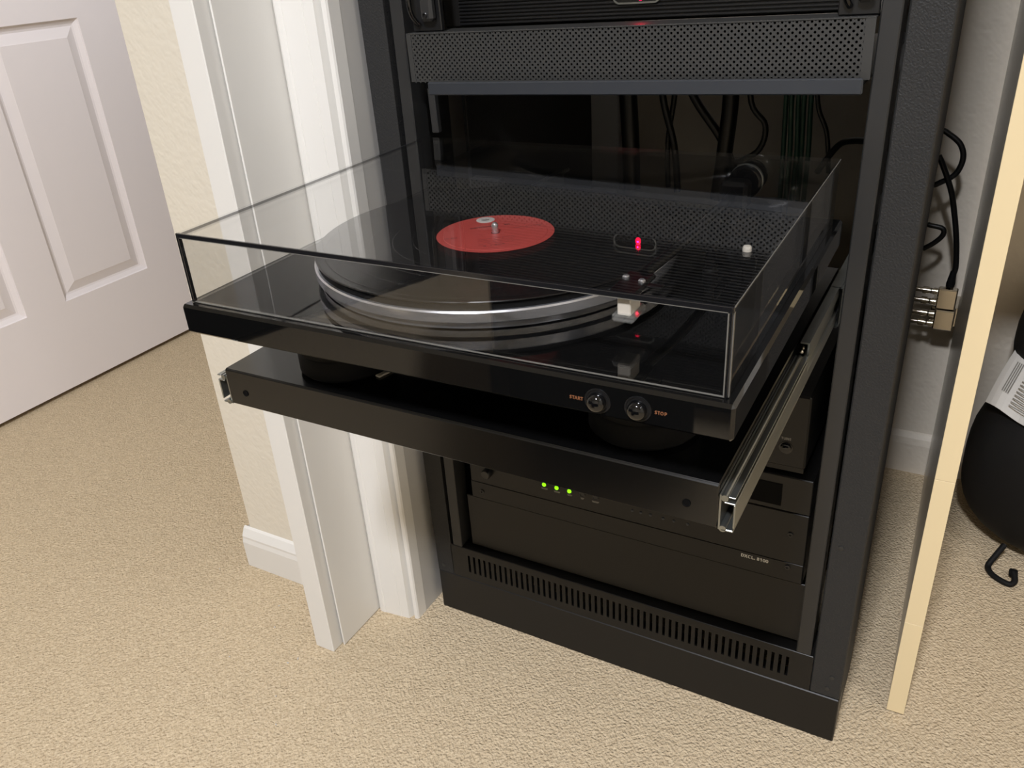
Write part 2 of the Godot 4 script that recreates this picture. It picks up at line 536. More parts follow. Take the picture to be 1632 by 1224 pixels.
func build_panel_door() -> void:
	var t := thing("door_1", "grey-white six-panel door on the left", "door", Vector3(-1.5635, 0, 0))
	t.set_meta("kind", "structure")
	var z_edges := [-0.665, -0.5495, -0.3048, -0.2020, 0.0430, 0.160]
	var y_edges := [0.012, 0.2225, 0.8350, 0.955, 1.55, 1.66, 1.90, 2.04]
	var st := mb()
	for i in 5:
		for j in 7:
			if (i == 1 or i == 3) and (j == 1 or j == 3 or j == 5): continue
			quad(st, Vector3(0, y_edges[j], z_edges[i]), Vector3(0, y_edges[j + 1], z_edges[i]), Vector3(0, y_edges[j + 1], z_edges[i + 1]), Vector3(0, y_edges[j], z_edges[i + 1]), Vector3.RIGHT)
	box(st, Vector3(-0.036, 0.012, -0.665), Vector3(-0.012, 2.04, 0.16))
	for e: Array in [[-0.665, -1.0], [0.16, 1.0]]:
		quad(st, Vector3(0, 0.012, e[0]), Vector3(0, 2.04, e[0]), Vector3(-0.012, 2.04, e[0]), Vector3(-0.012, 0.012, e[0]), Vector3(0, 0, e[1]))
	for e: Array in [[0.012, -1.0], [2.04, 1.0]]:
		quad(st, Vector3(0, e[0], -0.665), Vector3(0, e[0], 0.16), Vector3(-0.012, e[0], 0.16), Vector3(-0.012, e[0], -0.665), Vector3(0, e[1], 0))
	obj("door_frame", st, M.door, t)
	for i: int in [1, 3]:
		for j: int in [1, 3, 5]:
			st = mb()
			var z0: float = z_edges[i]
			var z1: float = z_edges[i + 1]
			var y0: float = y_edges[j]
			var y1: float = y_edges[j + 1]
			# rings of the moulding: (inset, depth)
			var rings := [[0.0, 0.0], [0.0015, -0.004], [0.011, -0.0095], [0.0155, -0.0105], [0.037, -0.0035], [0.0385, -0.0028]]
			for k in rings.size() - 1:
				var a: float = rings[k][0]
				var b: float = rings[k + 1][0]
				var da: float = rings[k][1]
				var db: float = rings[k + 1][1]
				var w := b - a
				var h := db - da
				for s: float in [-1.0, 1.0]:
					var za := z0 + a if s < 0 else z1 - a
					var zb := z0 + b if s < 0 else z1 - b
					quad(st, Vector3(da, y0 + a, za), Vector3(da, y1 - a, za), Vector3(db, y1 - b, zb), Vector3(db, y0 + b, zb), Vector3(w, 0, s * h).normalized())
					var ya := y0 + a if s < 0 else y1 - a
					var yb := y0 + b if s < 0 else y1 - b
					quad(st, Vector3(da, ya, z0 + a), Vector3(da, ya, z1 - a), Vector3(db, yb, z1 - b), Vector3(db, yb, z0 + b), Vector3(w, s * h, 0).normalized())
			var c := 0.0385
			quad(st, Vector3(-0.0028, y0 + c, z0 + c), Vector3(-0.0028, y1 - c, z0 + c), Vector3(-0.0028, y1 - c, z1 - c), Vector3(-0.0028, y0 + c, z1 - c), Vector3.RIGHT)
			obj("door_panel", st, M.door, t)

func build_rack() -> void:
	var t := thing("equipment_rack", "tall black textured steel equipment rack standing in the closet", "rack")
	var top := 1.30
	var st := mb()
	extrude(st, PackedVector2Array([Vector2(-0.2985, 0.0745), Vector2(-0.2700, 0.0745), Vector2(-0.2768, top), Vector2(-0.3140, top)]), Vector3(0, 0, -0.03), Vector3.RIGHT, Vector3.UP, Vector3(0, 0, 0.03))
	obj("frame_post", st, M.frame, t)
	st = mb()
	box(st, Vector3(0.2612, 0.0745, -0.03), Vector3(0.2972, top, 0.0), 0.0015)
	obj("frame_post", st, M.frame, t)
	for s: float in [-1.0, 1.0]:
		st = mb()
		box(st, Vector3(s * 0.2965 - (0.0 if s < 0 else 0.010), 0.0, -0.135), Vector3(s * 0.2965 + (0.010 if s < 0 else 0.0), top, -0.0302), 0.004)
		obj("side_flange", st, M.frame, t)
		st = mb()
		box(st, Vector3(s * 0.266 - 0.003, 0.0, -0.68), Vector3(s * 0.266 + 0.003, top, -0.1352), 0.001)  # lengthened back to the wall to keep side light out
		obj("side_panel", st, M.frame, t)
	st = mb()
	box(st, Vector3(-0.2985, 0.0, -0.03), Vector3(0.2975, 0.0742, 0.0008), 0.0012)
	obj("kick_plate", st, M.panel, t)
	st = mb()
	box(st, Vector3(-0.262, top - 0.03, -0.68), Vector3(0.262, top, -0.031))
	obj("top_panel", st, M.panel, t)
	# slotted vent panel above the kick plate
	st = mb()
	var y0 := 0.0748
	var y1 := 0.1325
	var ys0 := 0.0880
	var ys1 := 0.1200
	box(st, Vector3(-0.2716, y0, -0.003), Vector3(0.2608, ys0, 0.0))
	box(st, Vector3(-0.2716, ys1, -0.003), Vector3(0.2608, y1 - 0.001, 0.0))
	box(st, Vector3(-0.2716, y1 - 0.002, -0.045), Vector3(0.2608, y1, 0.0), 0.0008)
	var n := 53
	var pitch := 0.4707 / (n - 1)
	box(st, Vector3(-0.2716, ys0, -0.003), Vector3(-0.2400 - 0.0019, ys1, 0.0))
	for i in n - 1:
		box(st, Vector3(-0.2400 + i * pitch + 0.0019, ys0, -0.003), Vector3(-0.2400 + (i + 1) * pitch - 0.0019, ys1, 0.0))
	box(st, Vector3(-0.2400 + (n - 1) * pitch + 0.0019, ys0, -0.003), Vector3(0.2608, ys1, 0.0))
	obj("vent_panel", st, M.panel, t)
	st = mb()
	box(st, Vector3(-0.27, 0.075, -0.05), Vector3(0.26, 0.131, -0.046))
	obj("vent_backing", st, M.void, t)
	# front mounting rails
	for r: Array in [[-0.2652, -0.2492], [0.2397, 0.2570]]:
		st = mb()
		box(st, Vector3(r[0], 0.134, -0.028), Vector3(r[1], top, 0.0015), 0.0012)
		obj("mounting_rail", st, M.rail, t)
	# rear rails
	for r: Array in [[-0.238, -0.190], [0.205, 0.235]]:
		st = mb()
		box(st, Vector3(r[0], 0.02, -0.50), Vector3(r[1], top - 0.03, -0.47), 0.002)
		obj("rear_rail", st, M.rear, t)
	for p: Vector2 in [Vector2(-0.288, 0.0865), Vector2(0.285, 0.1085), Vector2(0.2815, 0.0885), Vector2(0.2725, 0.307)]:
		st = mb()
		lathe(st, [Vector2(0.0032, 0), Vector2(0.0030, 0.0008), Vector2(0.0018, 0.0013), Vector2(0, 0.0013)], Vector3(p.x, p.y, 0.0), Vector3(0, 0, 1), 14)
		obj("screw", st, M.rail, t)

func rolled(o: Node3D, a := 0.02) -> void:
	o.rotation.z = a

func screw_at(parent: Node3D, p: Vector3, r := 0.0032) -> void:
	var st := mb()
	lathe(st, [Vector2(r, 0), Vector2(r, 0.0012), Vector2(r * 0.75, 0.0018), Vector2(r * 0.45, 0.0018), Vector2(r * 0.4, 0.0006), Vector2(0, 0.0006)], p, Vector3(0, 0, 1), 16)
	obj("screw", st, M.plastic, parent)

func build_rack_devices() -> void:
	# --- amplifier at the top, with pull handle ears and a red pilot light
	var t := thing("power_amplifier", "black amplifier with ribbed front and red pilot light, topmost in rack", "amplifier", Vector3(-0.002, 0.8585, 0))
	rolled(t)
	var st := mb()
	box(st, Vector3(-0.222, -0.002, -0.40), Vector3(0.222, 0.13, -0.0425), 0.002)
	obj("body", st, M.panel, t)
	st = mb()
	var k := 0
	while 0.0005 + k * 0.0036 < 0.126:
		box(st, Vector3(-0.200, 0.0005 + k * 0.0036, -0.0428), Vector3(0.210, 0.0005 + k * 0.0036 + 0.0024, -0.0400), 0.0006)
		k += 1
	obj("ribbed_grille", st, M.plastic, t).set_meta("kind", "stuff")
	# oval pilot light window with bright frame
	st = mb()
	var outer := PackedVector2Array()
	var inner := PackedVector2Array()
	for i in 33:
		var a := TAU * i / 32.0
		var c := Vector2(0.0175 * signf(cos(a)) if absf(cos(a)) > 1e-6 else 0.0, 0)
		outer.append(c + Vector2(cos(a), sin(a)) * 0.0085)
		inner.append(c + Vector2(cos(a), sin(a)) * 0.0068)
	var oz := Vector3(0.0100, 0.0225, -0.0400)
	for i in 32:
		var a0 := oz + Vector3(outer[i].x, outer[i].y, 0.0025)
		var a1 := oz + Vector3(outer[i + 1].x, outer[i + 1].y, 0.0025)
		var b0 := oz + Vector3(inner[i].x, inner[i].y, 0.0025)
		var b1 := oz + Vector3(inner[i + 1].x, inner[i + 1].y, 0.0025)
		quad(st, a0, a1, b1, b0, Vector3(0, 0, 1))
		quad(st, a0, a1, a1 - Vector3(0, 0, 0.003), a0 - Vector3(0, 0, 0.003), (a0 - oz) * Vector3(1, 1, 0))
		quad(st, b0, b1, b1 - Vector3(0, 0, 0.003), b0 - Vector3(0, 0, 0.003), -(b0 - oz) * Vector3(1, 1, 0))
	obj("light_frame", st, M.steel, t)
	st = mb()
	extrude(st, inner.slice(0, 32), oz + Vector3(0, 0, -0.0005), Vector3.RIGHT, Vector3.UP, Vector3(0, 0, 0.0012))
	obj("light_window", st, M.gloss, t)
	st = mb()
	ellipsoid(st, oz + Vector3(0.0035, -0.0012, 0.0008), Vector3(0.0034, 0.0046, 0.0012), 2.0, 16)
	obj("pilot_light", st, M.red_led, t)
	var l := AreaLight3D.new()
	l.name = "pilot_glow"
	l.area_size = Vector2(0.002, 0.002)
	l.light_color = Color8(255, 5, 55)
	l.light_energy = 0.0003
	l.area_range = 2.0
	l.shadow_enabled = true
	l.position = Vector3(0.0115, 0.8800, -0.0365)
	l.rotation.y = PI
	add_child(l)
	# handle ears
	for e: Array in [[-0.2345, -0.1975], [0.2075, 0.2410]]:
		st = mb()
		box(st, Vector3(e[0], -0.0005, -0.006), Vector3(e[1], 0.13, 0.0012), 0.001)
		obj("ear_plate", st, M.plastic, t)
		var w: float = e[1] - e[0]
		st = mb()
		var x0: float = e[0] + 0.006
		var x1: float = e[1] - 0.002
		box(st, Vector3(x0 + w * 0.30, 0.010, 0.0012), Vector3(x1 - 0.002, 0.125, 0.012), 0.003)
		obj("handle_plate", st, M.rail, t)
		st = mb()
		tube(st, [Vector3(x0, 0.13, 0.012), Vector3(x0, 0.04, 0.013), Vector3(x0 + 0.0005, 0.018, 0.011), Vector3(x0 + 0.004, 0.007, 0.004)], 0.0028, 10)
		obj("handle", st, M.knob, t)
		screw_at(t, Vector3(x0 + w * 0.5, 0.0165, 0.0118))

	# --- perforated vent panel
	t = thing("perforated_panel", "black perforated metal vent panel across the rack", "panel", Vector3(0.0015, 0.8080, 0.010))
	rolled(t)
	st = mb()
	var px := 0.00630
	var py := 0.00290
	var cols := 75
	var rows := 17
	var r := 0.00122
	for j in rows:
		for i in cols:
			var c := Vector3(-0.236 + i * px + (px * 0.5 if j % 2 == 1 else 0.0), 0.0 + j * py + 0.0008, 0)
			if i == cols - 1 and j % 2 == 1: continue
			var ring := []
			for a in 8: ring.append(c + Vector3(cos(TAU * a / 8), sin(TAU * a / 8), 0) * r)
			var dv := [c + Vector3(px * 0.5, 0, 0), c + Vector3(0, py, 0), c + Vector3(-px * 0.5, 0, 0), c + Vector3(0, -py, 0)]
			for q in 4:
				var a0: Vector3 = ring[q * 2]
				var a1: Vector3 = ring[q * 2 + 1]
				var a2: Vector3 = ring[(q * 2 + 2) % 8]
				tri(st, dv[q], a0, a1, Vector3(0, 0, 1))
				tri(st, dv[q], a1, dv[(q + 1) % 4], Vector3(0, 0, 1))
				tri(st, dv[(q + 1) % 4], a1, a2, Vector3(0, 0, 1))
			for a in 8:
				var p0: Vector3 = ring[a]
				var p1: Vector3 = ring[(a + 1) % 8]
				quad(st, p0, p1, p1 - Vector3(0, 0, 0.0015), p0 - Vector3(0, 0, 0.0015), c - (p0 + p1) * 0.5)
	# margins
	box(st, Vector3(-0.2415, -0.0008, -0.0015), Vector3(-0.2355, 0.0495, 0.0003))
	box(st, Vector3(-0.2355, -0.0008, -0.0015), Vector3(0.2296, 0.0008, 0.0003))
	box(st, Vector3(0.2296, -0.0008, -0.0015), Vector3(0.2378, 0.0495, 0.0003))
	obj("perforated_face", st, M.perf, t)
	st = mb()
	box(st, Vector3(-0.2415, 0.0478, -0.040), Vector3(0.2378, 0.0495, 0.0006), 0.0007)
	obj("top_flange", st, M.perf, t)
	st = mb()
	box(st, Vector3(-0.236, -0.0005, -0.012), Vector3(0.236, 0.047, -0.0105))
	obj("backing", st, M.void, t)

	# --- closed shelf under the vent panel: bright front lip
	t = thing("rack_shelf", "thin shelf with smooth dark grey front lip under the perforated panel", "shelf", Vector3(0.0120, 0.7965, 0.0220))
	rolled(t, 0.0235)
	st = mb()
	box(st, Vector3(-0.2205, 0.0, 0.0), Vector3(0.2245, 0.0136, 0.004), 0.0012)
	obj("front_lip", st, M.bar, t)
	st = mb()
	box(st, Vector3(-0.2195, 0.0010, -0.42), Vector3(0.2190, 0.0030, -0.0002))
	obj("shelf_board", st, M.plastic, t)
	for s: float in [-1.0]:
		st = mb()
		box(st, Vector3(s * 0.2260 - 0.014, -0.046, -0.030), Vector3(s * 0.2260 - 0.005, 0.0035, -0.022), 0.001)
		obj("mounting_bracket", st, M.rail, t)

	# --- receiver below the pull-out shelf
	t = thing("receiver", "black receiver with round button, behind the slide rail", "receiver", Vector3(-0.001, 0.396, 0.0))
	rolled(t, 0.012)
	st = mb()
	box(st, Vector3(-0.222, 0.0, -0.38), Vector3(0.2245, 0.0915, 0.0), 0.002)
	obj("body", st, M.panel, t)
	st = mb()
	box(st, Vector3(-0.218, -0.0085, -0.35), Vector3(0.2225, -0.0005, -0.006))
	obj("base_strip", st, M.panel, t)
	st = mb()
	lathe(st, [Vector2(0.0075, 0), Vector2(0.0075, 0.0008), Vector2(0.0062, 0.0008), Vector2(0.0060, 0.0030), Vector2(0.0045, 0.0040), Vector2(0, 0.0040)], Vector3(0.2025, 0.0250, 0), Vector3(0, 0, 1), 24)
	obj("round_button", st, M.knob, t)
	lettering("button_caption", "TUNE", 0.0030, Vector3(0.2020, 0.0365, 0.0002), M.dim_print, t)

	# --- unit with a black window
	t = thing("display_unit", "flat black rack unit with a dark display window, under the receiver", "rack unit", Vector3(-0.001, 0.3340, -0.004))
	rolled(t, 0.010)
	st = mb()
	box(st, Vector3(-0.2255, 0.0, -0.3), Vector3(0.2360, 0.0470, 0.0), 0.001)
	obj("body", st, M.panel, t)
	st = mb()
	box(st, Vector3(-0.12, 0.0060, -0.001), Vector3(0.2030, 0.0360, 0.0006), 0.0003)
	obj("display_window", st, M.void, t)

	# --- unit with the green lights
	t = thing("processor", "black rack unit with three lit green lights, fourth from bottom edge", "rack unit", Vector3(0.001, 0.2600, -0.006))
	tag(t, "slim black rack unit with three lit green lights and small knob", "rack unit")
	rolled(t, 0.008)
	st = mb()
	box(st, Vector3(-0.2265, 0.0, -0.3), Vector3(0.2340, 0.0720, 0.0), 0.001)
	obj("body", st, M.panel, t)
	st = mb()
	lathe(st, [Vector2(0.0075, 0), Vector2(0.0072, 0.007), Vector2(0.0060, 0.009), Vector2(0, 0.009)], Vector3(-0.1965, 0.0215, 0), Vector3(0, 0, 1), 24)
	obj("knob", st, M.plastic, t)
	var xs := [-0.1080, -0.0892, -0.0704, -0.0520, -0.0330]
	for i in 5:
		var y := 0.0250 - i * 0.0002
		st = mb()
		lathe(st, [Vector2(0.0044, 0), Vector2(0.0042, 0.0010), Vector2(0.0032, 0.0010), Vector2(0.0030, 0.0004), Vector2(0, 0.0004)], Vector3(xs[i], y, 0), Vector3(0, 0, 1), 16)
		obj("light_bezel", st, M.plastic, t)
		if i < 3:
			st = mb()
			ellipsoid(st, Vector3(xs[i], y, 0.0008), Vector3(0.0029, 0.0029, 0.0024), 2.0, 14)
			obj("green_light", st, M.green_led, t)
		st = mb()
		var hw: float = [0.0050, 0.0048, 0.0036, 0.0026, 0.0050][i]
		for q in 2:
			box(st, Vector3(xs[i] - hw + q * 0.0006, y - 0.0068 - q * 0.0014, 0.0), Vector3(xs[i] + hw - q * 0.0009, y - 0.0059 - q * 0.0014, 0.0002))
		obj("caption", st, M.dim_print, t)
	for p: Vector2 in [Vector2(0.0185, 0.0185), Vector2(0.030, 0.0188), Vector2(0.043, 0.0190), Vector2(0.0600, 0.0184), Vector2(0.0740, 0.0186), Vector2(0.0920, 0.0192)]:
		st = mb()
		lathe(st, [Vector2(0.0020, 0), Vector2(0.0018, 0.0010), Vector2(0.0010, 0.0014), Vector2(0, 0.0014)], Vector3(p.x, p.y, 0), Vector3(0, 0, 1), 12)
		obj("jack", st, M.bar, t)
	screw_at(t, Vector3(0.2150, 0.0420, 0.0))

	# --- slim unit below with white lettering
	t = thing("power_unit", "slim black rack unit with small white lettering at the right", "rack unit", Vector3(0.001, 0.2310, -0.007))
	rolled(t, 0.009)
	st = mb()
	box(st, Vector3(-0.2280, 0.0, -0.3), Vector3(0.2340, 0.0285, 0.0), 0.0012)
	obj("body", st, M.panel, t)
	screw_at(t, Vector3(-0.2100, 0.0135, 0.0))
	screw_at(t, Vector3(0.2155, 0.0215, 0.0))
	lettering("white_lettering", "DXCL. 8100", 0.0046, Vector3(0.1765, 0.0218, 0.0002), M.print, t)

	# --- blank panel
	t = thing("blank_panel", "plain black blank panel above the slotted vent at the rack's foot", "panel", Vector3(0.0, 0.1390, -0.010))
	rolled(t, 0.009)
	st = mb()
	box(st, Vector3(-0.2375, 0.0, -0.003), Vector3(0.2400, 0.0905, 0.0), 0.0008)
	obj("plate", st, M.panel, t)

# right-hand channel of a ball bearing slide: web at x = 0, lips towards +x or -x
func channel(h: float, lip: float, th: float, curl: float, dir: float) -> PackedVector2Array:
	var g := h * 0.5
	var p := PackedVector2Array([Vector2(0, -g), Vector2(lip, -g), Vector2(lip, -g + curl), Vector2(lip - th, -g + curl), Vector2(lip - th, -g + th), Vector2(th, -g + th), Vector2(th, g - th), Vector2(lip - th, g - th), Vector2(lip - th, g - curl), Vector2(lip, g - curl), Vector2(lip, g), Vector2(0, g)])
	for i in p.size(): p[i].x *= dir
	return p

func build_shelf() -> void:
	var t := thing("sliding_shelf", "black steel pull-out shelf on silver slides carrying the turntable", "shelf", Vector3(0, 0.6005, 0))
	var st := mb()
	var y0 := -0.0172
	var y1 := 0.0179
	var x0 := -0.2175
	var x1 := 0.2262
	box(st, Vector3(x0, y1 - 0.002, -0.05), Vector3(x1, y1, 0.3706), 0.0009)
	box(st, Vector3(x0, y0, -0.05), Vector3(x0 + 0.002, y1 - 0.0022, 0.3684))
	box(st, Vector3(x1 - 0.002, y0, -0.05), Vector3(x1, y1 - 0.0022, 0.3684))
	obj("tray", st, M.tray, t)
	st = mb()
	box(st, Vector3(x0, y0, 0.3685), Vector3(x1, y1 - 0.0005, 0.3715), 0.0010)
	obj("front_face", st, M.tray, t)
	for p: Vector2 in [Vector2(-0.1970, -0.0027), Vector2(0.2048, -0.0025)]:
		st = mb()
		lathe(st, [Vector2(0.0030, 0.0001), Vector2(0.0030, 0.0006), Vector2(0.0024, 0.0006), Vector2(0.0022, 0.0001), Vector2(0, 0.0001)], Vector3(p.x, p.y, 0.3715), Vector3(0, 0, 1), 16)
		obj("screw_hole", st, M.void, t)
	for s: float in [1.0, -1.0]:
		var xw := x1 + 0.0003 if s > 0 else x0 - 0.0003
		st = mb()
		# inner member: web on the tray, curled ball races, outer face with a lip
		var zf := 0.3715
		var yc := -0.0035
		var at := func(x: float, y: float, z: float) -> Vector3: return Vector3(xw + s * x, yc + y, z)
		var bar := func(xa: float, ya: float, xb: float, yb: float, z0: float, z1: float, b: float) -> void:
			var p: Vector3 = at.call(xa, ya, z0)
			var q: Vector3 = at.call(xb, yb, z1)
			box(st, p.min(q), p.max(q), b)
		bar.call(0.0, -0.0145, 0.0013, 0.0135, 0.150, zf - 0.001, 0.0)
		bar.call(0.0096, -0.0110, 0.0110, 0.0082, 0.150, zf, 0.0005)
		bar.call(0.0035, 0.0078, 0.0108, 0.0090, 0.150, zf, 0.0003)
		bar.call(0.0062, 0.0128, 0.0108, 0.0138, 0.150, zf, 0.0003)
		bar.call(0.0020, -0.0145, 0.0105, -0.0128, 0.150, zf, 0.0006)
		tube(st, [at.call(0.0036, 0.0118, zf), at.call(0.0036, 0.0118, 0.150)], 0.0025, 12, 1)
		tube(st, [at.call(0.0034, -0.0128, zf), at.call(0.0034, -0.0128, 0.150)], 0.0025, 12, 1)
		obj("inner_slide", st, M.steel, t)
		st = mb()
		bar.call(0.0014, -0.0108, 0.0095, 0.0077, 0.30, zf - 0.0012, 0.0006)
		obj("end_plug", st, M.plug, t)
		st = mb()
		var prof := PackedVector2Array()
		for q: Vector2 in [Vector2(-0.0075, 0.0200), Vector2(0, 0.0200), Vector2(0, 0.0085), Vector2(-0.0025, 0.0065), Vector2(-0.0025, -0.0065), Vector2(0, -0.0085), Vector2(0, -0.0200), Vector2(-0.0075, -0.0200), Vector2(-0.0075, -0.0186), Vector2(-0.0015, -0.0186), Vector2(-0.0015, -0.0092), Vector2(-0.0040, -0.0072), Vector2(-0.0040, 0.0072), Vector2(-0.0015, 0.0092), Vector2(-0.0015, 0.0186), Vector2(-0.0075, 0.0186)]:
			prof.append(Vector2(q.x * s, q.y))
		extrude(st, prof, Vector3(xw + s * 0.0100, 0.0010, 0.146), Vector3.RIGHT, Vector3.UP, Vector3(0, 0, -0.34))
		obj("middle_slide", st, M.steel, t)
		st = mb()
		extrude(st, channel(0.0430, -0.0085, 0.0015, 0.0050, s), Vector3(xw + s * 0.0119, 0.0, 0.012), Vector3.RIGHT, Vector3.UP, Vector3(0, 0, -0.36))
		obj("outer_slide", st, M.steel, t)
		for z: float in [0.150, 0.142]:
			for yy: float in [0.0140, -0.0120]:
				st = mb()
				ellipsoid(st, Vector3(xw + s * 0.0045, yy, z), Vector3(0.002, 0.002, 0.002), 2.0, 10)
				obj("ball_bearing", st, M.nickel, t)
	st = mb()
	box(st, Vector3(-0.0030, 0, -0.012), Vector3(0.0030, 0.0016, 0.012), 0.0008)
	var w := obj("plastic_strip", st, M.ivory)
	w.position = Vector3(-0.0745, 0.6186, 0.322)
	w.rotation.y = -0.25
	tag(w, "small white plastic strip lying on the shelf under the turntable", "strip")

func build_turntable() -> void:
	var t := thing("turntable", "black turntable with clear dust cover on the pulled-out shelf", "turntable", Vector3(0.019, 0.0, 0.4068))
	t.rotation.y = 0.0128
	# local axes: x right, z towards the room, front face at z = 0
	var w := 0.2216
	var yb := 0.6720
	var yt := 0.6968
	var st := mb()
	box(st, Vector3(-w, yb, -0.366), Vector3(w, yt, 0.0), 0.0022)
	obj("plinth", st, M.gloss, t)
	for p: Vector2 in [Vector2(-0.1365, -0.088), Vector2(0.1365, -0.088), Vector2(-0.1365, -0.300), Vector2(0.1365, -0.300)]:
		st = mb()
		lathe(st, [Vector2(0, 0), Vector2(0.038, 0), Vector2(0.041, 0.003), Vector2(0.041, 0.018), Vector2(0.0395, 0.020), Vector2(0.041, 0.022), Vector2(0.041, 0.030), Vector2(0.036, 0.036), Vector2(0.034, yb - 0.6187), Vector2(0, yb - 0.6187)], Vector3(p.x, 0.6186, p.y), Vector3.UP, 40)
		obj("foot", st, M.rubber, t)
	# platter
	var c := Vector3(-0.0302, yt, -0.1770)
	st = mb()
	lathe(st, [Vector2(0.10, 0.0005), Vector2(0.1485, 0.0010), Vector2(0.1490, 0.0055), Vector2(0.1515, 0.0062), Vector2(0.1525, 0.0072), Vector2(0.1525, 0.0140), Vector2(0.1515, 0.0152), Vector2(0.1496, 0.0154), Vector2(0.1490, 0.0146)], c, Vector3.UP, 128)
	var pl := obj("platter", st, M.silver, t)
	st = mb()
	lathe(st, [Vector2(0.1492, 0.0140), Vector2(0.1492, 0.0195), Vector2(0.1484, 0.0202), Vector2(0.0, 0.0202)], c, Vector3.UP, 96)
	obj("slip_mat", st, M.rubber, pl)
	st = mb()
	lathe(st, [Vector2(0.0030, 0.0195), Vector2(0.0030, 0.0285), Vector2(0.0025, 0.0303), Vector2(0.0014, 0.0314), Vector2(0, 0.0317)], c, Vector3.UP, 20)
	obj("spindle", st, M.silver, pl)
	# dust cover, 3 mm acrylic
	var cw := w - 0.0063
	var zf := -0.0073
	var zb := -0.3511
	var y1 := 0.7540
	var y0 := yt + 0.0006
	var th := 0.0032
	st = mb()
	box(st, Vector3(-cw, y1 - th, zb), Vector3(cw, y1, zf))
	var dc := obj("dust_cover", st, M.acrylic, t)
	for q: Array in [["cover_front", Vector3(-cw, y0, zf - th), Vector3(cw, y1 - th - 0.0001, zf)], ["cover_back", Vector3(-cw, y0, zb), Vector3(cw, y1 - th - 0.0001, zb + th)], ["cover_side", Vector3(-cw, y0, zb + th + 0.0001), Vector3(-cw + th, y1 - th - 0.0001, zf - th - 0.0001)], ["cover_side", Vector3(cw - th, y0, zb + th + 0.0001), Vector3(cw, y1 - th - 0.0001, zf - th - 0.0001)]]:
		st = mb()
		box(st, q[1], q[2])
		obj(q[0], st, M.acrylic, dc)
	# dark glued edges of the cover
	M.edge = mat("dark glued acrylic edge", Color8(24, 24, 26), 0.12, 0, 0.6)
	st = mb()
	var e := 0.0009
	box(st, Vector3(-cw - 0.0003, y1 - th - 0.0002, zf - th * 0.6), Vector3(cw + 0.0003, y1 - 0.0002, zf + 0.0003), 0.0003)
	box(st, Vector3(-cw - 0.0002, y0, zf - th), Vector3(-cw + 0.0022, y1 - 0.0006, zf + 0.0004), 0.0003)
	box(st, Vector3(cw - 0.0014, y0, zf - th), Vector3(cw - 0.0002, y1 - 0.0006, zf + 0.0004), 0.0003)
	box(st, Vector3(-cw - 0.0003, y1 - th - 0.0002, zb), Vector3(-cw + 0.0010, y1 - 0.0014, zf - th), 0.0003)
	obj("glued_edge", st, M.edge, dc)
	M.edge_light = mat("painted acrylic edge highlight", Color8(104, 102, 97), 0.15, 0, 0.6)  # pale strips paint the light caught along the cover edges
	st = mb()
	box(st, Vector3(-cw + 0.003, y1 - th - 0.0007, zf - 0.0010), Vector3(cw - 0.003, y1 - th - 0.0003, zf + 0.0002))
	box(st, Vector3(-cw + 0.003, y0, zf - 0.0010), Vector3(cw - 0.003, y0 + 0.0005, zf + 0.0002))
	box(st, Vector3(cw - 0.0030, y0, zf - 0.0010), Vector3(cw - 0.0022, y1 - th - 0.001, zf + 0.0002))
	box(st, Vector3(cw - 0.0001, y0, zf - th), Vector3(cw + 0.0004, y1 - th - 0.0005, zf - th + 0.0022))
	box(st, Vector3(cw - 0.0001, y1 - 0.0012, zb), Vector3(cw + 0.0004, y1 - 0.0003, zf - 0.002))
	obj("edge_highlight", st, M.edge_light, dc)
	for s: float in [-1.0, 1.0]:
		st = mb()
		box(st, Vector3(s * 0.15 - 0.02, yb + 0.004, -0.380), Vector3(s * 0.15 + 0.02, yt + 0.012, -0.3665), 0.003)
		obj("hinge", st, M.plastic, t)
	# buttons and lettering on the front
	for x: float in [0.1372, 0.1635]:
		st = mb()
		lathe(st, [Vector2(0.0086, 0.0), Vector2(0.0086, 0.0006), Vector2(0.0076, 0.0006), Vector2(0.0072, 0.0002), Vector2(0.0060, 0.0002)], Vector3(x, 0.6832, 0), Vector3(0, 0, 1), 28)
		var b := obj("button_ring", st, M.plastic, t)
		st = mb()
		lathe(st, [Vector2(0.0060, 0.0002), Vector2(0.0060, 0.0035), Vector2(0.0056, 0.0048), Vector2(0.0046, 0.0059), Vector2(0.0030, 0.0067), Vector2(0.0014, 0.0071), Vector2(0, 0.0072)], Vector3(x, 0.6832, 0), Vector3(0, 0, 1), 28)
		obj("push_button", st, M.knob, b)
	lettering("start_lettering", "START", 0.0018, Vector3(0.1229, 0.6826, 0.0002), M.orange, t)
	lettering("stop_lettering", "STOP", 0.0018, Vector3(0.1780, 0.6832, 0.0002), M.orange, t)
	# tonearm at rest beside the platter
	var pv := Vector3(0.1405, yt, -0.296)
	st = mb()
	lathe(st, [Vector2(0.034, 0), Vector2(0.034, 0.003), Vector2(0.032, 0.0045), Vector2(0.022, 0.0045), Vector2(0.021, 0.016), Vector2(0.018, 0.019), Vector2(0.010, 0.020), Vector2(0.009, 0.030), Vector2(0, 0.030)], pv, Vector3.UP, 36)
	var arm := obj("tonearm", st, M.arm, t)
	st = mb()
	box(st, pv + Vector3(-0.012, 0.024, -0.010), pv + Vector3(0.012, 0.048, 0.010), 0.003)
	obj("pivot_block", st, M.arm, arm)
	var hy := 0.7340
	st = mb()
	tube(st, [pv + Vector3(0, 0.038, -0.02), pv + Vector3(0, 0.038, 0.05), Vector3(0.139, hy, -0.16), Vector3(0.1345, hy - 0.001, -0.108), Vector3(0.1330, hy - 0.0015, -0.092)], 0.0038, 12)
	obj("arm_tube", st, M.arm, arm)
	st = mb()
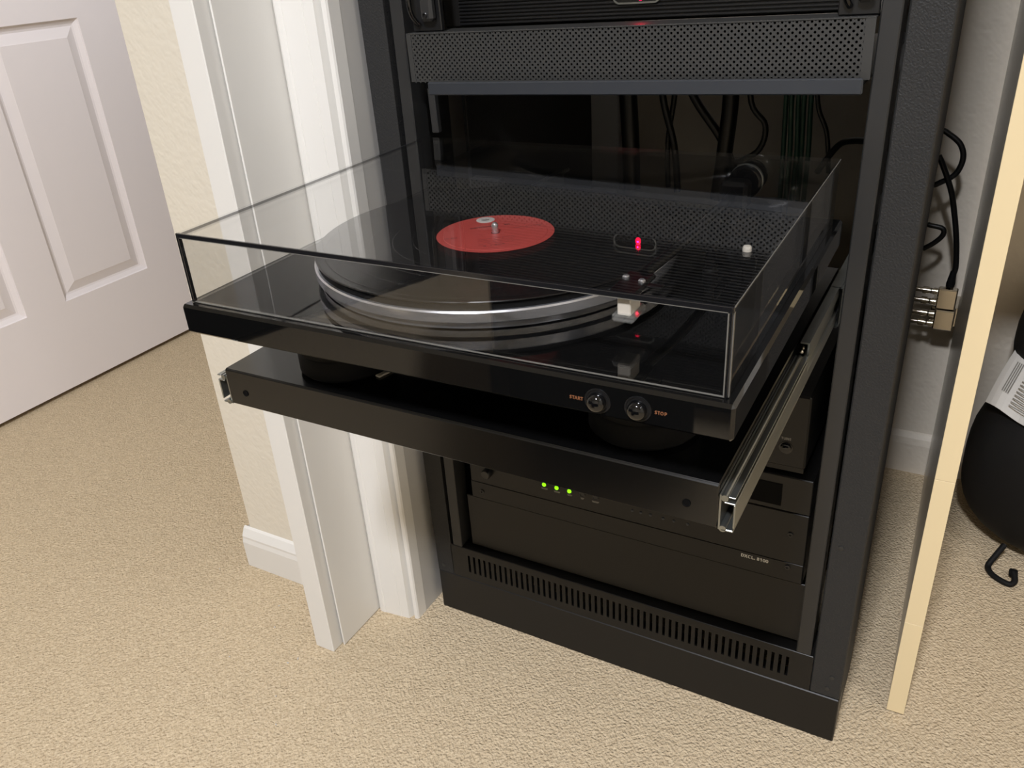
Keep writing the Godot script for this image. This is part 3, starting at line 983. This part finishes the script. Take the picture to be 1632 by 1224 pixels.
	lathe(st, [Vector2(0, -0.018), Vector2(0.013, -0.018), Vector2(0.0145, -0.0165), Vector2(0.0145, 0.010), Vector2(0.013, 0.012), Vector2(0, 0.012)], pv + Vector3(0, 0.038, -0.040), Vector3(0, 0, 1), 28)
	obj("counterweight", st, M.knob, arm)
	st = mb()
	lathe(st, [Vector2(0.0145, 0.0), Vector2(0.0152, 0.001), Vector2(0.0152, 0.004), Vector2(0.0145, 0.005)], pv + Vector3(0, 0.038, -0.040), Vector3(0, 0, 1), 28)
	obj("weight_ring", st, M.steel, arm)
	st = mb()
	box(st, Vector3(0.1215, hy - 0.0045, -0.094), Vector3(0.1410, hy - 0.0005, -0.0535), 0.0012)
	obj("headshell", st, M.arm, arm)
	for x: float in [-0.0063, 0.0063]:
		st = mb()
		lathe(st, [Vector2(0.0026, 0), Vector2(0.0025, 0.0012), Vector2(0.0017, 0.0020), Vector2(0, 0.0022)], Vector3(0.1311 + x, hy - 0.0005, -0.078 + x * 0.3), Vector3.UP, 16)
		obj("headshell_screw", st, M.silver, arm)
	st = mb()
	box(st, Vector3(0.1412, hy - 0.003, -0.080), Vector3(0.1520, hy - 0.0020, -0.073), 0.0004)
	obj("finger_lift", st, M.arm, arm)
	st = mb()
	box(st, Vector3(0.1262, 0.7145, -0.0790), Vector3(0.1356, hy - 0.0048, -0.0600), 0.0008)
	obj("cartridge", st, M.ivory, arm)
	st = mb()
	box(st, Vector3(0.1232, 0.7105, -0.0820), Vector3(0.1386, 0.7165, -0.0570), 0.0015)
	obj("stylus_guard", st, M.clear, arm)
	# arm rest and small knobs on the deck
	st = mb()
	lathe(st, [Vector2(0.006, 0), Vector2(0.006, 0.004), Vector2(0.004, 0.006), Vector2(0.004, 0.026), Vector2(0, 0.026)], Vector3(0.1500, yt, -0.195), Vector3.UP, 20)
	box(st, Vector3(0.1330, yt + 0.0260, -0.199), Vector3(0.1545, yt + 0.0290, -0.191), 0.0006)
	obj("arm_rest", st, M.arm, t)
	st = mb()
	lathe(st, [Vector2(0.0038, 0), Vector2(0.0038, 0.0030), Vector2(0.0030, 0.0044), Vector2(0, 0.0048)], Vector3(0.1628, yt, -0.258), Vector3.UP, 18)
	obj("adjusting_knob", st, M.ivory, t)
	build_record(t.transform * (c + Vector3(0, 0.0203, 0)))

func build_record(at: Vector3) -> void:
	var t := thing("vinyl_record", "black vinyl record with red label lying on the platter", "record", at)
	# disc with a rim bead, track bands and a lead-out, lathed with real steps
	var prof := [Vector2(0.147, 0.0), Vector2(0.1500, 0.0), Vector2(0.1510, 0.0006), Vector2(0.1512, 0.0012), Vector2(0.1506, 0.0019), Vector2(0.1490, 0.0020), Vector2(0.1466, 0.0016)]
	for x: float in [0.1270, 0.1260, 0.1065, 0.1055, 0.0870, 0.0860, 0.0700, 0.0690]:
		prof.append(Vector2(x, 0.0016))
	prof.append(Vector2(0.0585, 0.0016))
	prof.append(Vector2(0.0520, 0.0018))
	prof.append(Vector2(0.0037, 0.0019))
	var st := mb()
	lathe(st, prof, Vector3.ZERO, Vector3.UP, 144)
	obj("disc", st, M.vinyl, t)
	for x: float in [0.1430, 0.1265, 0.1060, 0.0865, 0.0695]:
		st = mb()
		lathe(st, [Vector2(x + 0.0006, 0.0017), Vector2(x + 0.0003, 0.0018), Vector2(x - 0.0003, 0.0018), Vector2(x - 0.0006, 0.0017)], Vector3.ZERO, Vector3.UP, 144)
		obj("track_gap", st, M.gap, t)
	# label disc with printing
	var size := 1024
	var im := Image.create(size, size, false, Image.FORMAT_RGB8)
	var red := Color8(182, 74, 68)
	var ink := Color8(38, 16, 18)
	im.fill(red)
	var rng := RandomNumberGenerator.new()
	rng.seed = 77
	var mm := size / 100.0
	# lines of small print: centre u, v in millimetres, width, letter height, ink
	for ln: Array in [[-1.5, -19.2, 33.0, 3.4, 0.95], [-38.0, 1.0, 11.0, 2.4, 0.7], [-38.0, 4.6, 7.0, 1.6, 0.35], [30.0, -7.0, 24.0, 2.4, 0.8], [31.0, -3.0, 18.0, 1.5, 0.4], [-2.0, 14.0, 30.0, 1.8, 0.45], [-2.0, 18.0, 34.0, 1.8, 0.45], [-2.0, 22.0, 28.0, 1.8, 0.45], [-2.0, 26.0, 32.0, 1.8, 0.45], [-8.0, 31.0, 16.0, 3.6, 0.4], [0.0, 37.0, 26.0, 1.4, 0.3]]:
		var x: float = ln[0] - ln[2] * 0.5
		while x < ln[0] + ln[2] * 0.5:
			var cw: float = ln[3] * rng.randf_range(0.45, 0.8)
			if rng.randf() > 0.14:
				var cx := int((x + 50.0) * mm)
				var cy := int((ln[1] + 50.0 - ln[3] * 0.5) * mm)
				var sw := int(maxf(2.0, ln[3] * 0.2 * mm))
				var hh := int(ln[3] * mm)
				var ww := int(cw * mm)
				var col := red.lerp(ink, ln[4])
				im.fill_rect(Rect2i(cx, cy, sw, hh), col)
				if rng.randf() > 0.4: im.fill_rect(Rect2i(cx + ww - sw, cy, sw, hh), col)
				if rng.randf() > 0.3: im.fill_rect(Rect2i(cx, cy, ww, sw), col)
				if rng.randf() > 0.5: im.fill_rect(Rect2i(cx, cy + hh / 2, ww, sw), col)
				if rng.randf() > 0.5: im.fill_rect(Rect2i(cx, cy + hh - sw, ww, sw), col)
			x += cw + ln[3] * 0.22
	var lm := mat("red paper label", Color.WHITE, 0.45, 0, 0.4)
	lm.albedo_texture = ImageTexture.create_from_image(im)
	st = mb()
	var U := Vector3(0.755, 0, -0.655)
	var V := Vector3(0.655, 0, 0.755)
	var radii := [0.0036, 0.0150, 0.0155, 0.0345, 0.0350, 0.0440, 0.0444, 0.0478, 0.0500]
	var hts := [0.0022, 0.0022, 0.0021, 0.0021, 0.0022, 0.0022, 0.00185, 0.0022, 0.0021]
	for i in radii.size() - 1:
		for k in 96:
			var p := []
			for q: Array in [[i, k], [i, k + 1], [i + 1, k + 1], [i + 1, k]]:
				var a: float = TAU * q[1] / 96.0
				p.append(Vector3(cos(a) * radii[q[0]], hts[q[0]], sin(a) * radii[q[0]]))
			var n: Vector3 = (p[3] - p[0]).cross(p[1] - p[0]).normalized()
			if n.y < 0: n = -n
			for f: Array in [[0, 1, 2], [0, 2, 3]]:
				var order := f
				if (p[f[1]] - p[f[0]]).cross(p[f[2]] - p[f[0]]).dot(n) > 0: order = [f[0], f[2], f[1]]
				for v: int in order:
					st.set_normal(n)
					st.set_uv(Vector2(0.5 + p[v].dot(U) / 0.1, 0.5 + p[v].dot(V) / 0.1))
					st.add_vertex(p[v])
	var lab := obj("label", st, lm, t)
	st = mb()
	lathe(st, [Vector2(0.0082, 0.0021), Vector2(0.0082, 0.0024), Vector2(0.0080, 0.0025), Vector2(0, 0.0025)], Vector3(-0.0262, 0, -0.0283), Vector3.UP, 32)
	var stk := obj("round_sticker", st, M.paper, lab)
	stk.set_meta("label", "round white sticker on the red label")
	st = mb()
	for q: Array in [[-0.0036, -0.0008, 0.0072, 0.0014], [-0.0030, 0.0016, 0.0058, 0.0010]]:
		var o := Vector3(-0.0262, 0.00253, -0.0283)
		var a: Vector3 = o + U * q[0] + V * q[1]
		quad(st, a, a + U * q[2], a + U * q[2] + V * q[3], a + V * q[3], Vector3.UP)
	obj("sticker_print", st, M.ink, lab)

func build_cables() -> void:
	# cables inside the rack, seen through the gap above the turntable
	var z := -0.34
	var runs := [
		[[Vector3(-0.125, 0.80, z), Vector3(-0.121, 0.73, z), Vector3(-0.117, 0.66, z), Vector3(-0.115, 0.60, z)], 0.013, "cable", "thick black cable bundle hanging left of centre inside the rack"],
		[[Vector3(-0.075, 0.80, z), Vector3(-0.070, 0.73, z), Vector3(-0.052, 0.665, z), Vector3(-0.045, 0.60, z)], 0.005, "cable", "black cable leaning right, just right of the thick bundle"],
		[[Vector3(-0.055, 0.80, z - 0.02), Vector3(-0.060, 0.73, z - 0.02), Vector3(-0.068, 0.665, z - 0.02), Vector3(-0.066, 0.60, z - 0.02)], 0.004, "cable", "black cable crossing behind its neighbour right of the thick bundle"],
		[[Vector3(-0.06, 0.80, z), Vector3(-0.025, 0.73, z), Vector3(0.018, 0.672, z), Vector3(0.05, 0.60, z)], 0.006, "cable", "black cable slanting steeply down to the right mid-rack"],
		[[Vector3(0.028, 0.80, z + 0.02), Vector3(0.030, 0.73, z + 0.02), Vector3(0.026, 0.668, z + 0.02), Vector3(0.02, 0.60, z + 0.02)], 0.011, "cable", "thick black cable hanging straight in the middle of the gap"],
		[[Vector3(0.045, 0.80, z), Vector3(0.052, 0.727, z), Vector3(0.073, 0.697, z), Vector3(0.064, 0.662, z), Vector3(0.02, 0.64, z)], 0.004, "cable", "thin black cable bowing to the right beside the thick middle cable"],
		[[Vector3(0.128, 0.80, z), Vector3(0.137, 0.727, z), Vector3(0.152, 0.69, z), Vector3(0.159, 0.64, z)], 0.003, "cable", "thin black cable right of the green ones"],
		[[Vector3(0.145, 0.640, z), Vector3(0.170, 0.68, z + 0.02), Vector3(0.192, 0.694, z + 0.05), Vector3(0.215, 0.70, z + 0.08)], 0.004, "cable", "black cable curving up toward the right rack rail"],
	]
	for r: Array in runs:
		var st := mb()
		tube(st, r[0], r[1], 10)
		var o := obj("hanging_cable", st, M.cable)
		tag(o, r[3], "cable")
	var desc := ["leftmost of the green cables inside the rack", "second green cable from the left inside the rack", "third green cable from the left inside the rack", "fourth green cable from the left inside the rack", "rightmost of the green cables inside the rack"]
	for i in 5:
		var st := mb()
		var x := 0.096 + i * 0.0078
		tube(st, [Vector3(x, 0.80, z), Vector3(x + 0.001, 0.73, z + 0.004 * (i % 2)), Vector3(x + 0.003 + 0.001 * (i % 3), 0.665, z), Vector3(x + 0.004, 0.60, z)], 0.0032, 8)
		var o := obj("green_cable", st, M.green)
		tag(o, desc[i], "cable", "green cables in the rack")
	# cables behind the rack on the right
	z = -0.60
	var st := mb()
	tube(st, [Vector3(0.2740, 0.646, z), Vector3(0.280, 0.643, z), Vector3(0.299, 0.628, z), Vector3(0.3065, 0.607, z), Vector3(0.300, 0.583, z), Vector3(0.280, 0.568, z), Vector3(0.2740, 0.565, z)], 0.0042, 10, 8)
	var o := obj("looped_cable", st, M.cable)
	tag(o, "black cable making the upper loop out from behind the rack", "cable")
	st = mb()
	tube(st, [Vector3(0.2740, 0.612, z + 0.012), Vector3(0.282, 0.598, z + 0.012), Vector3(0.298, 0.562, z + 0.008), Vector3(0.307, 0.53, z), Vector3(0.318, 0.48, z - 0.01), Vector3(0.3245, 0.433, z - 0.02), Vector3(0.3225, 0.418, z - 0.02)], 0.0042, 10, 8)
	o = obj("coax_cable", st, M.cable)
	tag(o, "black cable running down to the metal splitter right of the rack", "cable")
	st = mb()
	lathe(st, [Vector2(0.0062, 0), Vector2(0.0066, 0.006), Vector2(0.0050, 0.020), Vector2(0.0044, 0.026), Vector2(0, 0.026)], Vector3(0.3215, 0.398, z - 0.02), Vector3(0.05, 1, 0), 14)
	obj("plug_boot", st, M.rubber, o)
	st = mb()
	tube(st, [Vector3(0.2740, 0.505, z), Vector3(0.278, 0.502, z), Vector3(0.2960, 0.4985, z), Vector3(0.2985, 0.488, z), Vector3(0.288, 0.474, z), Vector3(0.2740, 0.463, z)], 0.004, 10, 8)
	o = obj("looped_cable", st, M.cable)
	tag(o, "black cable making the small lower loop out from behind the rack", "cable")
	# splitter with threaded connectors
	var t := thing("cable_splitter", "shiny metal cable splitter with threaded connectors on the closet wall", "splitter", Vector3(0, 0, -0.62))
	st = mb()
	box(st, Vector3(0.3070, 0.3235, -0.012), Vector3(0.3370, 0.3580, 0.008), 0.002)
	box(st, Vector3(0.3000, 0.3240, -0.0695), Vector3(0.3400, 0.3570, -0.012), 0.001)
	box(st, Vector3(0.3060, 0.3590, -0.010), Vector3(0.3350, 0.3940, 0.006), 0.002)
	obj("body", st, M.nickel, t)
	for p: Vector3 in [Vector3(0.3055, 0.3870, 0.0), Vector3(0.3055, 0.3700, 0.002), Vector3(0.3065, 0.3475, 0.0), Vector3(0.3065, 0.3315, 0.002)]:
		st = mb()
		lathe(st, [Vector2(0, 0), Vector2(0.0060, 0), Vector2(0.0060, 0.006), Vector2(0.0046, 0.0062), Vector2(0.0046, 0.0085), Vector2(0.0050, 0.009), Vector2(0.0046, 0.0095), Vector2(0.0050, 0.010), Vector2(0.0046, 0.0105), Vector2(0.0046, 0.013), Vector2(0.0062, 0.0131), Vector2(0.0062, 0.022), Vector2(0.0040, 0.0225), Vector2(0.0040, 0.034), Vector2(0, 0.034)], p, Vector3(-1, 0.03, 0), 14)
		obj("connector", st, M.nickel, t)
	st = mb()
	lathe(st, [Vector2(0, 0), Vector2(0.0055, 0), Vector2(0.0055, 0.010), Vector2(0, 0.010)], Vector3(0.3215, 0.3935, -0.018), Vector3.UP, 14)
	obj("connector", st, M.nickel, t)

func build_lint() -> void:
	var where := [Vector2(-0.7046, 0.0912), Vector2(-0.543, 0.117), Vector2(-0.5155, 0.157), Vector2(-0.5354, 0.2345), Vector2(-0.4365, 0.1919), Vector2(-0.4445, 0.2052), Vector2(-0.4167, 0.2611), Vector2(-0.382, 0.2987)]
	for i in where.size():
		var st := mb()
		var h := Vector3(0.0013 + 0.0004 * (i % 3), 0.0007, 0.0011)
		if i == 4: h = Vector3(0.0032, 0.0007, 0.0010)
		ellipsoid(st, Vector3.ZERO, h, 1.7, 10)
		var o := obj("lint_speck", st, M.paper)
		o.position = Vector3(where[i].x, 0.0009, where[i].y)
		o.rotation.y = i * 1.3
		tag(o, ["white lint speck on carpet beside the baseboard corner, farthest back", "white lint speck on carpet just left of the jamb board", "upper white lint speck left of the jamb board's foot", "leftmost white lint speck, in open carpet left of the jamb foot", "long white lint flake just below the jamb board's foot", "round white lint speck beside the long flake", "white lint speck in open carpet below the long flake", "white lint speck nearest the camera on the carpet"][i], "lint", "white specks on the carpet")

func build_bag() -> void:
	var t := thing("duffel_bag", "black nylon bag on the carpet at the right edge", "bag", Vector3(0.60, 0.0, -0.62))
	t.position = Vector3(0, 0, 0)
	var st := mb()
	ellipsoid(st, Vector3(0.590, 0.150, -0.545), Vector3(0.200, 0.150, 0.115), 2.6, 56, 0.006)
	obj("bag_body", st, M.bag, t)
	st = mb()
	ellipsoid(st, Vector3(0.505, 0.345, -0.600), Vector3(0.080, 0.085, 0.07), 2.3, 32, 0.01)
	obj("bag_top", st, M.bag, t)
	st = mb()
	# ribbon strap end curling on the carpet
	var path := [Vector3(0.472, 0.034, -0.468), Vector3(0.462, 0.020, -0.452), Vector3(0.4545, 0.007, -0.439), Vector3(0.460, 0.005, -0.424), Vector3(0.472, 0.005, -0.413), Vector3(0.486, 0.005, -0.408), Vector3(0.492, 0.009, -0.415), Vector3(0.489, 0.014, -0.428)]
	tube(st, path, 0.0046, 8)
	box(st, Vector3(0.4835, 0.006, -0.440), Vector3(0.4955, 0.014, -0.424), 0.002)
	obj("strap", st, M.bag, t)
	# paper tag lying over the bag
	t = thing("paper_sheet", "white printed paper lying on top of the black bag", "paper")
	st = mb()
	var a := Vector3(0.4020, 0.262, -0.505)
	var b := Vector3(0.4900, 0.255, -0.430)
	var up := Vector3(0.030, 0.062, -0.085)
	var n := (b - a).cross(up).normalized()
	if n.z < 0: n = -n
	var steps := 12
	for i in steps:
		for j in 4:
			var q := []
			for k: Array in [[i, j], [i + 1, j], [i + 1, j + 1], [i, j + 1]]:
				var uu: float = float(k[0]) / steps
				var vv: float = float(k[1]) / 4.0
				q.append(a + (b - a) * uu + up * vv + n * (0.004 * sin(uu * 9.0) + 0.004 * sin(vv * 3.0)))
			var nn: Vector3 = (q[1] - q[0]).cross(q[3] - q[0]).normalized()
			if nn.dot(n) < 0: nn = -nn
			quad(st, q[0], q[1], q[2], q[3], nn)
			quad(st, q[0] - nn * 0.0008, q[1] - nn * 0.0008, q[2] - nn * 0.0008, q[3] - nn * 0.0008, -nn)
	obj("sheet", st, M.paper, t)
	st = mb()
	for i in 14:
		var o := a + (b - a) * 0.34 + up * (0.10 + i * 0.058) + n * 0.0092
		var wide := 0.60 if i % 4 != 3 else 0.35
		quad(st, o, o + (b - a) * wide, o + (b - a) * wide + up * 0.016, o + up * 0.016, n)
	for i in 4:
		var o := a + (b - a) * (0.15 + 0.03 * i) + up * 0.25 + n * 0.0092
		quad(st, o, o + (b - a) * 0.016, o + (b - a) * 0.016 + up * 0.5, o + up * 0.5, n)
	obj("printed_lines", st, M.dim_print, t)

func build_furniture() -> void:
	# stands behind the camera, shaped for the dark reflections in the turntable
	var t := thing("sofa", "low charcoal sofa behind the camera along the left wall", "sofa", Vector3(-1.788, 0, 1.461))
	t.rotation.y = 0.393
	var st := mb()
	box(st, Vector3(-0.5, 0.012, 0.0), Vector3(0.42, 0.42, 1.9), 0.012)
	obj("seat", st, M.cloth, t)
	st = mb()
	box(st, Vector3(-0.72, 0.012, 0.0), Vector3(-0.501, 0.85, 1.9), 0.03)
	obj("backrest", st, M.cloth, t)
	for x: float in [-0.62, 0.34]:
		for zz: float in [0.1, 1.8]:
			st = mb()
			lathe(st, [Vector2(0.018, 0), Vector2(0.025, 0.014), Vector2(0, 0.014)], Vector3(x, 0, zz), Vector3.UP, 14)
			obj("leg", st, M.plastic, t)
	t = thing("added_ottoman", "added charcoal block behind the camera, standing in for a mirrored person", "added_ottoman", Vector3(-0.36, 0, 1.50))  # added dark block in place of a person mirrored in the plinth
	t.rotation.y = atan2(-0.49, 0.87)
	st = mb()
	box(st, Vector3(-0.17, 0.03, -0.46), Vector3(0.17, 0.48, 0.38), 0.03)
	obj("cushion", st, M.cloth, t)
	for x: float in [-0.13, 0.13]:
		for zz: float in [-0.40, 0.33]:
			st = mb()
			lathe(st, [Vector2(0.015, 0), Vector2(0.02, 0.034), Vector2(0, 0.034)], Vector3(x, 0, zz), Vector3.UP, 12)
			obj("leg", st, M.plastic, t)
	t = thing("added_bench", "added low black box behind the camera, unseen, for its dark reflection", "bench", Vector3(0.32, 0, 1.95))  # added to darken the right end of the cover reflection
	st = mb()
	box(st, Vector3(-0.51, 0.0, -0.38), Vector3(0.30, 0.46, 0.25), 0.01)
	obj("body", st, M.cloth, t)
	st = mb()
	box(st, Vector3(-0.52, 0.4605, -0.39), Vector3(0.31, 0.50, 0.26), 0.01)
	obj("lid", st, M.cloth, t)
